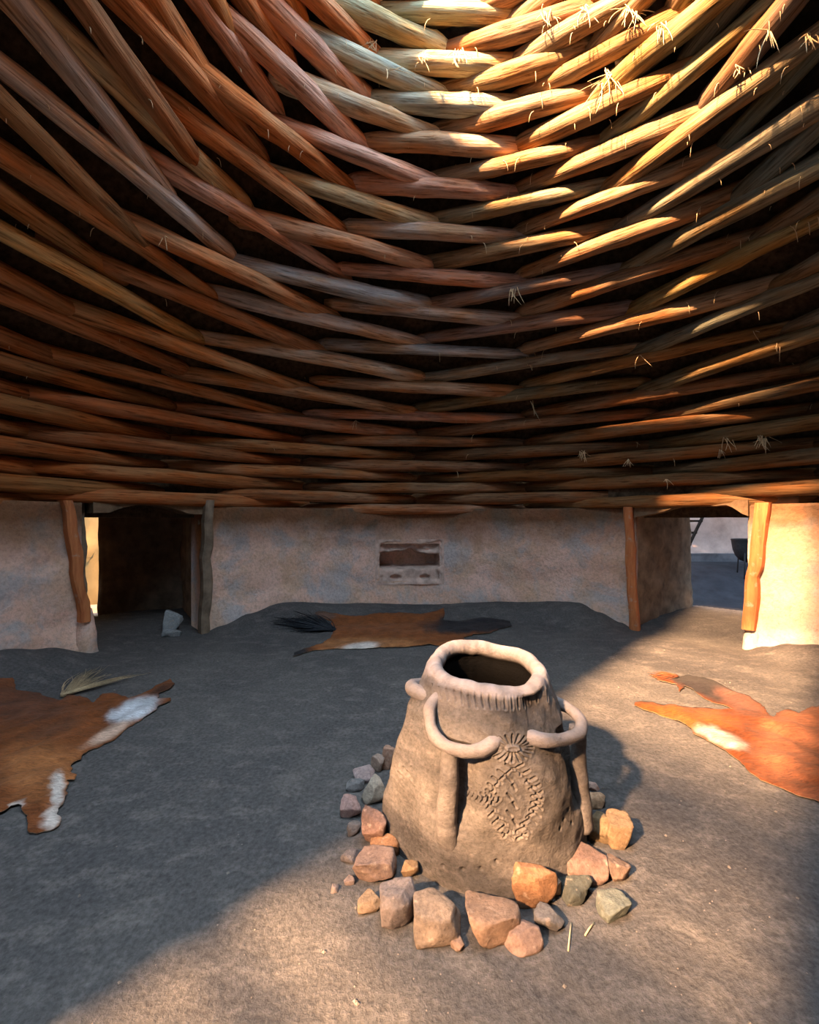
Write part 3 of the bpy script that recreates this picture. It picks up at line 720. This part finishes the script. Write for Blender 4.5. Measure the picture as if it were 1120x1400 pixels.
# ------------------------------------------------------------------ hides
def inside(p,poly):
    x,y=p; r=False; n=len(poly)
    for i in range(n):
        (x1,y1),(x2,y2)=poly[i],poly[(i+1)%n]
        if (y1>y)!=(y2>y) and x<(x2-x1)*(y-y1)/(y2-y1)+x1: r=not r
    return r
def hide(name,poly_px,coat,res,seed,lift=.03,label='',thick=.007):
    # outline on the floor, ragged edge
    pts=[]
    n=len(poly_px)
    for i in range(n):
        (x0,y0),(x1,y1)=poly_px[i],poly_px[(i+1)%n]
        a=floor_hit(x0,y0,.015); b=floor_hit(x1,y1,.015); m=max(1,int((b-a).length/(res*.7)))
        for s in range(m):
            p=a.lerp(b,s/m); nn=Vector((-(b-a).y,(b-a).x,0)).normalized()
            p=p+nn*(.018*fbm((p.x*14,p.y*14,seed),3)*(1 if s else .3)); pts.append((p.x,p.y))
    cx=sum(p[0] for p in pts)/len(pts); cy=sum(p[1] for p in pts)/len(pts)
    V=[Vector((x,y)) for x,y in pts]; E=[(i,(i+1)%len(pts)) for i in range(len(pts))]
    x0,x1=min(p[0] for p in pts),max(p[0] for p in pts); y0,y1=min(p[1] for p in pts),max(p[1] for p in pts)
    x=x0
    while x<x1:
        y=y0
        while y<y1:
            q=(x+random.uniform(-.3,.3)*res,y+random.uniform(-.3,.3)*res)
            if inside(q,pts) and min((q[0]-a)**2+(q[1]-b)**2 for a,b in pts)>(res*.45)**2: V.append(Vector(q))
            y+=res
        x+=res
    vo,_,fo,_,_,_=delaunay_2d_cdt(V,E,[],1,1e-5)
    top=[];cols=[];P=[Vector(p) for p in pts]
    for p in vo:
        de=min(math.hypot(p.x-a,p.y-b) for a,b in pts)
        wr=lift*(.5+fbm((p.x*2.4,p.y*2.4,seed),3))+.010*fbm((p.x*9,p.y*9,seed),3)
        edge=sstep(0,.10,de)
        z=zf(p.x,p.y)+.012+max(0,wr)*(.25+.75*edge)+.010*max(0,fbm((p.x*6,p.y*6,seed+5),2))*(1-edge)
        top.append(Vector((p.x-cx,p.y-cy,z)))
        # back into photograph coordinates to place the coat markings on the skin
        X=560+FPX*p.x/p.y; Y=H0+FPX*(EYE-z)/p.y
        cols.append(coat(X,Y,p))
    nv=len(top); v=top+[Vector((p.x,p.y,p.z-thick)) for p in top]
    f=[tuple(t) for t in fo]+[tuple(nv+i for i in t[::-1]) for t in fo]
    from collections import Counter
    cnt=Counter()
    for t in fo:
        for i in range(len(t)): cnt[(t[i],t[(i+1)%len(t)])]+=1
    for (a,b) in list(cnt):
        if (b,a) not in cnt: f.append((b,a,nv+a,nv+b))
    o=mesh(name,v,f,M['fur'],loc=(cx,cy,0))
    # make faces point outwards
    me=o.data
    bm=bmesh.new(); bm.from_mesh(me); bmesh.ops.recalc_face_normals(bm,faces=bm.faces); bm.to_mesh(me); bm.free()
    at=me.color_attributes.new('coat','FLOAT_COLOR','POINT')
    c=np.ones((2*nv,4),np.float32); c[:nv,:3]=cols; c[nv:,:3]=(.30,.24,.17); at.data.foreach_set('color',c.ravel())
    return o,cx,cy
def lerp3(a,b,t): return tuple(x+(y-x)*t for x,y in zip(a,b))
def ell(X,Y,cx,cy,a,b,rot,soft=.35,ns=0):
    dx,dy=X-cx,Y-cy; c,s=math.cos(rot),math.sin(rot); u=(dx*c+dy*s)/a; w=(-dx*s+dy*c)/b
    return sstep(1+soft,1-soft,math.hypot(u,w)+.25*fbm((X*.07,Y*.07,ns),3))
WHT=(.58,.52,.47); BLK=(.022,.021,.024)
def tuft(name,root,tips,col,nper,rad,seed,parent,off,spread=.03,sag=.02):
    R=random.Random(seed); mb=MB()
    for tx in tips:
        for _ in range(nper):
            a=root+Vector((R.uniform(-1,1),R.uniform(-1,1),0))*spread; b=tx+Vector((R.uniform(-1,1),R.uniform(-1,1),0))*spread*2.2
            a.z=zf(a.x,a.y)+.012+R.uniform(0,.02); b.z=zf(b.x,b.y)+.008+R.uniform(0,.015)
            L=(b-a).length; side=Vector((-(b-a).y,(b-a).x,0)).normalized()*R.uniform(-.10,.10)*L
            e=R.uniform(.6,1.1); pts=[]
            for i in range(7):
                u=i/6*e; p=a.lerp(b,u)+side*math.sin(PI*min(1,u)); p.z=a.z+(b.z-a.z)*min(u,1)+.02*math.sin(PI*min(1,u)); p.z=max(p.z,zf(p.x,p.y)+.004); pts.append(p-off)
            mb.tube(pts,[rad*(1-.8*i/6) for i in range(7)],4)
    o=mb.build(name,M['fur'],parent)
    at=o.data.color_attributes.new('coat','FLOAT_COLOR','POINT'); c=np.ones((len(mb.v),4),np.float32)
    for i in range(0,len(mb.v),28): c[i:i+28,:3]=np.array(col)*R.uniform(.6,1.3)
    at.data.foreach_set('color',c.ravel()); return o
def cp(l,s,ox,oy): return [(ox+x/s,oy+y/s) for x,y in l]
# hide in front of the niche
polyB=cp([(268,572),(255,552),(262,530),(210,517),(198,497),(225,490),(275,500),(330,510),(390,508),(440,498),(540,497),(600,502),(665,490),(690,478),(696,500),(690,525),(760,530),(830,515),(880,520),(945,530),(952,548),(900,560),(870,575),(800,582),(768,590),(775,615),(760,628),(690,625),(640,618),(560,627),(450,630),(380,634),(300,635),(250,635),(190,642),(112,664),(118,650),(180,628),(230,612),(258,592)],2.8,360,660)
def coatB(X,Y,p):
    c=(.19,.062,.019); c=lerp3(c,(.20,.07,.026),ell(X,Y,520,858,75,7,.02,.5,1)); c=lerp3(c,(.40,.18,.07),ell(X,Y,500,880,70,8,0,.5,2)*.6)
    c=lerp3(c,BLK,ell(X,Y,652,853,72,13,-.02,.3,3)); c=lerp3(c,WHT,ell(X,Y,493,884,26,5,-.1,.4,4)); c=lerp3(c,BLK,sstep(432,415,X)*sstep(882,888,Y)); c=lerp3(c,(.12,.07,.05),ell(X,Y,442,840,18,6,.2,.4,5))
    c=lerp3(c,(.42,.26,.15),sstep(886.5,889,Y)*.5*sstep(430,450,X))
    return c
ob,cx,cy=hide('cow_hide',polyB,coatB,.045,1,.03)
tag(ob,'reddish brown cowhide with black neck and tail lying before the wall niche','hide','cowhides spread on the floor')
off=Vector((cx,cy,0)); r=floor_hit(455,863); tuft('tail_tuft',r,[floor_hit(x,y) for x,y in ((378,846),(385,855),(395,862),(405,842),(415,865),(425,842),(398,850),(384,850))],(.020,.024,.030),26,.010,3,ob,off,.05)
ob.children[0]['label']='black bushy tail end'
# hide at the left edge
polyL=cp([(0,110),(30,108),(70,105),(90,178),(200,185),(280,215),(330,228),(370,205),(440,205),(510,240),(560,195),(620,190),(700,215),(780,190),(850,150),(915,120),(930,108),(955,145),(930,168),(870,190),(862,220),(930,215),(936,235),(870,258),(840,290),(780,330),(700,375),(640,430),(560,470),(480,505),(420,560),(385,590),(390,620),(420,640),(410,668),(365,665),(360,720),(345,800),(325,830),(325,910),(290,930),(240,940),(200,955),(160,952),(150,880),(120,810),(100,800),(60,810),(20,840),(-30,855),(-160,860),(-300,760),(-420,600),(-430,380),(-330,230),(-150,140),(-60,105)],4,0,900)
def coatL(X,Y,p):
    c=(.17,.054,.017); c=lerp3(c,(.105,.042,.024),ell(X,Y,25,960,70,26,.05,.5,1)*.85); c=lerp3(c,(.10,.04,.02),ell(X,Y,70,998,40,9,-.3,.5,2)*.8); c=lerp3(c,(.42,.17,.06),ell(X,Y,60,1055,60,35,0,.6,6)*.5)
    c=lerp3(c,(.52,.54,.57),ell(X,Y,184,970,34,14,-.38,.3,3)); c=lerp3(c,(.52,.36,.27),ell(X,Y,148,1003,34,7,-.5,.4,4)*.9); c=lerp3(c,WHT,ell(X,Y,79,1080,9,24,.05,.3,5)); c=lerp3(c,WHT,ell(X,Y,72,1118,11,16,.3,.3,7)*.9)
    c=lerp3(c,(.06,.03,.02),ell(X,Y,222,942,20,5,-.35,.4,8)*.8); c=lerp3(c,(.62,.55,.5),ell(X,Y,22,1101,10,3,0,.4,9))
    return c
ob,cx,cy=hide('cow_hide',polyL,coatL,.028,2,.045)
tag(ob,'reddish brown cowhide with white leg patches lying at the left edge','hide','cowhides spread on the floor')
off=Vector((cx,cy,0)); r=floor_hit(88,953); o=tuft('tail_tuft',r,[floor_hit(x,y) for x,y in ((110,926),(125,917),(140,914),(150,923),(180,926),(192,926),(120,935))],(.40,.30,.18),16,.0042,5,ob,off,.025); o['label']='blond wispy tail end'
# hide at the right edge
polyR=cp([(195,92),(260,98),(330,105),(400,96),(480,104),(560,130),(650,178),(720,200),(790,240),(825,270),(832,295),(870,322),(910,290),(960,280),(1010,300),(1050,280),(1120,262),(1300,240),(1560,290),(1700,480),(1640,760),(1420,900),(1250,850),(1120,785),(1000,745),(900,700),(800,660),(720,600),(640,530),(585,495),(500,440),(430,412),(420,385),(340,338),(250,308),(180,285),(108,258),(112,243),(150,236),(260,255),(400,266),(520,275),(620,288),(660,282),(590,252),(530,235),(470,200),(420,165),(385,152),(355,182),(345,140),(260,125)],4,840,900)
def coatR(X,Y,p):
    c=(.098,.026,.007); c=lerp3(c,(.17,.052,.011),ell(X,Y,935,978,60,14,.2,.5,1)); c=lerp3(c,(.20,.075,.035),ell(X,Y,1085,1010,45,60,.3,.5,2)*.8)
    c=lerp3(c,(.022,.019,.020),ell(X,Y,965,936,56,17,.35,.3,3)); c=lerp3(c,(.14,.06,.04),ell(X,Y,1010,957,30,13,.5,.5,4)*.8); c=lerp3(c,(.30,.27,.25),ell(X,Y,985,1008,36,9,.38,.3,5)); c=lerp3(c,(.20,.075,.02),ell(X,Y,930,985,30,6,.4,.4,6)*.7)
    c=lerp3(c,(.16,.06,.03),ell(X,Y,1110,1090,30,14,.5,.5,7)*.7); return c
ob,cx,cy=hide('cow_hide',polyR,coatR,.032,3,.05)
tag(ob,'orange brown cowhide with dark leg, lying below the right doorway','hide','cowhides spread on the floor')
off=Vector((cx,cy,0)); o=tuft('tail_tuft',floor_hit(925,927),[floor_hit(x,y) for x,y in ((892,923),(896,926),(890,932))],(.24,.075,.03),14,.004,8,ob,off,.02); o['label']='thin reddish wisp of tail hair'

# ------------------------------------------------------------------ things in the doorways
bm=rock_mesh('stone',.26,.22,.36,77,8); o=from_bm('stone',bm,M['rock'],loc=(-3.72,6.62,zf(-3.72,6.62)-.02)); o.color=(.34,.345,.335,1)
tag(o,'pale pointed stone standing inside the left doorway','stone')
bm=rock_mesh('stone',.30,.24,.13,78,8); o=from_bm('stone',bm,M['rock'],loc=(-3.60,6.33,zf(-3.6,6.33)-.03)); o.color=(.26,.265,.26,1)
tag(o,'low flat stone lying in front of the pointed one in the left doorway','stone')
# ladder against the courtyard wall
lad=empty('ladder',(7.05,10.3,yz(7.05,10.3))); tag(lad,'dark wooden ladder leaning in the courtyard beyond the right doorway','ladder')
dl=Vector((.23,.17,0)).normalized()
def ladp(s,h): # s across, h up the ladder
    return Vector((.0,0,0))+Vector((-.40,-.02,0))*s+Vector((.52,.22,1.95))*h
def P_at(px,py,Y): d=ray(px,py); return Vector((0,0,EYE))+d*Y
railb=P_at(941,748,9.9); railt=P_at(969,690,10.35); dirv=(railt-railb); railt=railt+dirv*.6; railb2=railb-dirv*.95
lo=lad.location
MB().tube([railb2-lo,railt-lo],.035,10,True,.1,1).build('rail',M['ladder'],lad)
acr=Vector((-.46,.05,0))
MB().tube([railb2+acr-lo,railt+acr-lo],.035,10,True,.1,2).build('rail',M['ladder'],lad)
for i in range(9):
    p=railb2.lerp(railt,.07+i*.108)-lo
    MB().tube([p-acr*.08,p+acr*1.08],.026,8,True,.1,i).build('rung',M['ladder'],lad)
# cauldron on a stand
cc=P_at(1021,737,9.6); cl=Vector((cc.x,cc.y,yz(cc.x,cc.y))); ca=empty('cauldron',cl); tag(ca,'black iron cauldron on legs in the courtyard beyond the right doorway','cauldron')
top=cc.z-cl.z; v=[];f=[];n=36
pr=[(.285,0),(.30,-.015),(.285,-.03),(.275,-.12),(.255,-.25),(.21,-.38),(.13,-.48),(.02,-.53)]; pin=[(.0,-.49),(.12,-.44),(.19,-.35),(.24,-.24),(.26,-.1),(.265,0)]
for r_,z_ in pr[::-1]+[(.285,.005)]+pin[::-1]:
    for i in range(n): v.append((r_*math.cos(2*PI*i/n),r_*math.sin(2*PI*i/n),top+z_))
for j in range(len(v)//n-1):
    for i in range(n): f.append((j*n+i,j*n+(i+1)%n,(j+1)*n+(i+1)%n,(j+1)*n+i))
mesh('bowl',v,f,M['iron'],ca)
for a in (3.9,5.5,1.6): MB().tube([(.22*math.cos(a),.22*math.sin(a),top-.30),(.27*math.cos(a),.27*math.sin(a),-.01)],.016,8).build('leg',M['iron'],ca)

# ------------------------------------------------------------------ straw and grit
def log_point(px,py):
    d=ray(px,py).normalized(); o=Vector((0,0,EYE)); best=None
    for p0,p1,r in LOGS:
        u=p1-p0; w=p0-o; a=u.dot(u); b=u.dot(d); c=1.0; dd=u.dot(w); e=d.dot(w); den=a*c-b*b
        s=min(1,max(0,(b*e-c*dd)/den))
        q=p0+u*s; t=(q-o).dot(d); m=o+d*t; g=(m-q).length
        if g<r*1.2 and (best is None or t<best[0]):
            n=(m-q); k=math.sqrt(max(0,r*r-g*g)); best=(t,m-d*(k+.012))
    return best[1] if best else None
TUFTS=[(625,70,9,.20,'wispy straw tuft hanging at the top centre of the roof'),(800,14,10,.22,'straw tuft hanging at the bright top of the roof'),(862,14,12,.24,'pale straw clump right of the brightest poles'),(905,34,8,.22,'straw tuft on a pole at upper right'),
(832,98,9,.34,'long straw tuft trailing over three poles at upper right'),(822,112,5,.42,'longest single straws hanging at upper right'),(1052,40,5,.36,'thin straws dangling near the top right corner'),(1012,92,8,.12,'curled dry leaves on a pole at upper right'),
(508,58,10,.16,'straw knot where poles meet at upper left of centre'),(531,95,3,.34,'long thin straws left of the roof centre'),(578,78,7,.18,'loose straw on a pole end near the roof centre'),(702,395,6,.26,'twisted leaf strand hanging in the middle of the roof'),
(722,485,3,.24,'thin straw hanging below the middle of the roof'),(727,548,2,.38,'lone long straw in the lower middle of the roof'),(877,485,2,.34,'lone straw on a sunlit pole over the right doorway'),(795,618,16,.16,'bushy straw tuft low over the right part of the back wall'),
(1042,598,20,.20,'largest straw tuft, low at the right'),(995,600,6,.22,'straw wisp left of the largest tuft'),(912,655,4,.14,'forked twig sticking out above the right doorway'),(860,628,5,.16,'straw wisp between two tufts low on the right'),(1064,470,3,.22,'straw on a dim pole at the right'),
(1032,452,2,.18,'short straw on a dim pole at the right'),(870,605,4,.10,'loose straw bits on the pole left of the largest tuft'),(486,575,5,.16,'straw wisp low in the middle left of the roof'),(226,322,3,.18,'thin straw on a pole at the left'),(985,615,4,.12,'crossed straws below the wisp at the right'),
(1105,48,5,.2,'bluish straw tuft at the far upper right'),(745,20,6,.2,'straw poking down beside the top centre poles')]
for i,(x,y,n,L,lab) in enumerate(TUFTS):
    q=log_point(x,y)
    if q is None: continue
    R=random.Random(i+50); mb=MB()
    for s in range(int(n*1.3)):
        l=L*R.uniform(.3,1.15); a=R.gauss(0,.45) if R.random()<.85 else R.uniform(-1.5,1.5); cv=R.gauss(0,.35); b=Vector((R.uniform(-1,1),R.uniform(-.5,.2),R.uniform(-.4,.5)))*(.02 if n<6 else .055)
        pts=[b.copy()]; h=a
        for k in range(6):
            h+=cv*.25-(.18*h*(k/6)); pts.append(pts[-1]+Vector((math.sin(h),-.10-.1*R.random(),-math.cos(h)))*(l/6))
        w=R.uniform(.0032,.0055); mb.tube(pts,[w,w,w*.95,w*.9,w*.8,w*.65,w*.4],4)
    o=mb.build('straw_tuft',M['straw']); o.location=q; tag(o,lab,'straw','straw tufts caught between the roof poles')
# fine loose straw on the poles
mb=MB(); R=random.Random(99)
for _ in range(170):
    x=R.choice([R.uniform(0,1120),R.uniform(520,1120)]); y=R.uniform(0,650)*(1 if R.random()<.6 else .5); q=log_point(x,y)
    if q is None: continue
    l=R.uniform(.03,.16)*(1.0 if x>500 else .6); a=R.uniform(0,2*PI)
    pts=[q+Vector((math.cos(a)*l*.5*math.sin(u*1.4),-.004,-l*u*u if R.random()<2 else 0)) for u in (0,.33,.66,1)]
    mb.tube(pts,[.0034,.0034,.003,.002],4)
o=mb.build('loose_straw',M['straw']); o['kind']='stuff'; tag(o,'stray bits of straw caught all over the roof poles','straw')
# straws on the floor
for j,(x0,y0,x1,y1,lab) in enumerate(((777,1300,781,1262,'single straw lying on the floor right of the front stones'),(800,1279,812,1262,'short straw on the floor at the right front'))):
    a=floor_hit(x0,y0,.006); b=floor_hit(x1,y1,.006); o=MB().tube([a-a,(b-a)*.5+Vector((0,0,.004)),b-a],.0035,5).build('straw',M['straw']); o.location=a; tag(o,lab,'straw')
# grit on the floor
mb=MB(); R=random.Random(5)
for _ in range(420):
    if R.random()<.45: p=Vector((R.gauss(.45,.75),R.gauss(1.95,.45),0))
    else: p=Vector((R.uniform(-3.2,3.6),R.uniform(1.15,6.4),0))
    rr=math.hypot(p.x-PX,p.y-PY)
    pxx,pyy=560+FPX*p.x/p.y,H0+FPX*EYE/p.y
    if rr<.80 or any(inside((pxx,pyy),q) for q in (polyB,polyL,polyR)): continue
    s=R.choice([.0025,.003,.0035,.004,.0075])*(1+p.y*.10); z=zf(p.x,p.y); b=len(mb.v)
    ax=[Vector((R.gauss(0,1),R.gauss(0,1),R.gauss(0,1))).normalized() for _ in range(6)]
    for q in ((1,0,0),(-1,0,0),(0,1,0),(0,-1,0),(0,0,.8),(0,0,-.8)):
        mb.v.append(Vector((p.x,p.y,z+s*.35))+Vector(q)*s*R.uniform(.7,1.3))
    for q in ((0,2,4),(2,1,4),(1,3,4),(3,0,4),(2,0,5),(1,2,5),(3,1,5),(0,3,5)): mb.f.append(tuple(b+i for i in q))
o=mb.build('grit',M['pebble'],smooth=False); o['kind']='stuff'; tag(o,'pale grit and crumbs scattered over the earth floor','grit')

# ------------------------------------------------------------------ light
SUN_E=35.3
sl=D.lights.new('sun','SUN'); sl.energy=64.0; sl.color=(1,.57,.29); sl.angle=math.radians(2.6)
so=D.objects.new('sun',sl); COL.objects.link(so)
dv=Vector((.7071*math.cos(math.radians(SUN_E)),.7071*math.cos(math.radians(SUN_E)),-math.sin(math.radians(SUN_E))))
so.rotation_euler=dv.to_track_quat('-Z','Y').to_euler(); so.location=(-6,-6,12)
w=D.worlds.new('sky'); SC.world=w; w.use_nodes=True; bg=w.node_tree.nodes['Background']
wn=w.node_tree; tc=N(wn,'ShaderNodeTexCoord'); sx=N(wn,'ShaderNodeSeparateXYZ'); wn.links.new(tc.outputs['Generated'],sx.inputs[0])
wn.links.new(ramp(wn,sx.outputs['Z'],[(.0,(.06,.09,.13)),(.40,(.11,.16,.23)),(.80,(.60,.78,.97)),(1.0,(.74,.90,1.04))]),bg.inputs[0]); bg.inputs[1].default_value=18.0
def portal(name,loc,normal,sx,sy,shape='RECTANGLE'):
    l=D.lights.new(name,'AREA'); l.shape=shape; l.size=sx
    if shape in('RECTANGLE','ELLIPSE'): l.size_y=sy
    l.cycles.is_portal=True; o=D.objects.new(name,l); COL.objects.link(o); o.location=loc
    o.rotation_euler=Vector(normal).to_track_quat('-Z','Y').to_euler()
portal('smoke_hole_portal',(AX,AY-.3,7.6),(0,0,-1),6.2,6.8)
# roof cut behind the viewer, shaped for the sun band
portal('sun_cut_portal',(-2.35,-.97,3.9),(.7071*.75,.7071*.75,-.66),1.75,9.0)

# ------------------------------------------------------------------ camera and colour
cam=D.cameras.new('camera'); co=D.objects.new('camera',cam); COL.objects.link(co); SC.camera=co
co.location=(0,0,EYE); co.rotation_euler=(PI/2,0,0)
cam.sensor_fit='VERTICAL'; cam.sensor_height=36; cam.sensor_width=36; cam.lens=FPX/1400*36; cam.shift_y=(H0-700)/1400; cam.clip_start=.05
SC.view_settings.view_transform='Standard'; SC.view_settings.look='None'; SC.view_settings.gamma=1; SC.view_settings.use_curve_mapping=False
SC.view_settings.exposure=-0.12
cy_=SC.cycles; cy_.use_denoising=True; cy_.max_bounces=8; cy_.diffuse_bounces=6; cy_.sample_clamp_indirect=8
try: cy_.denoiser='OPENIMAGEDENOISE'
except Exception: pass
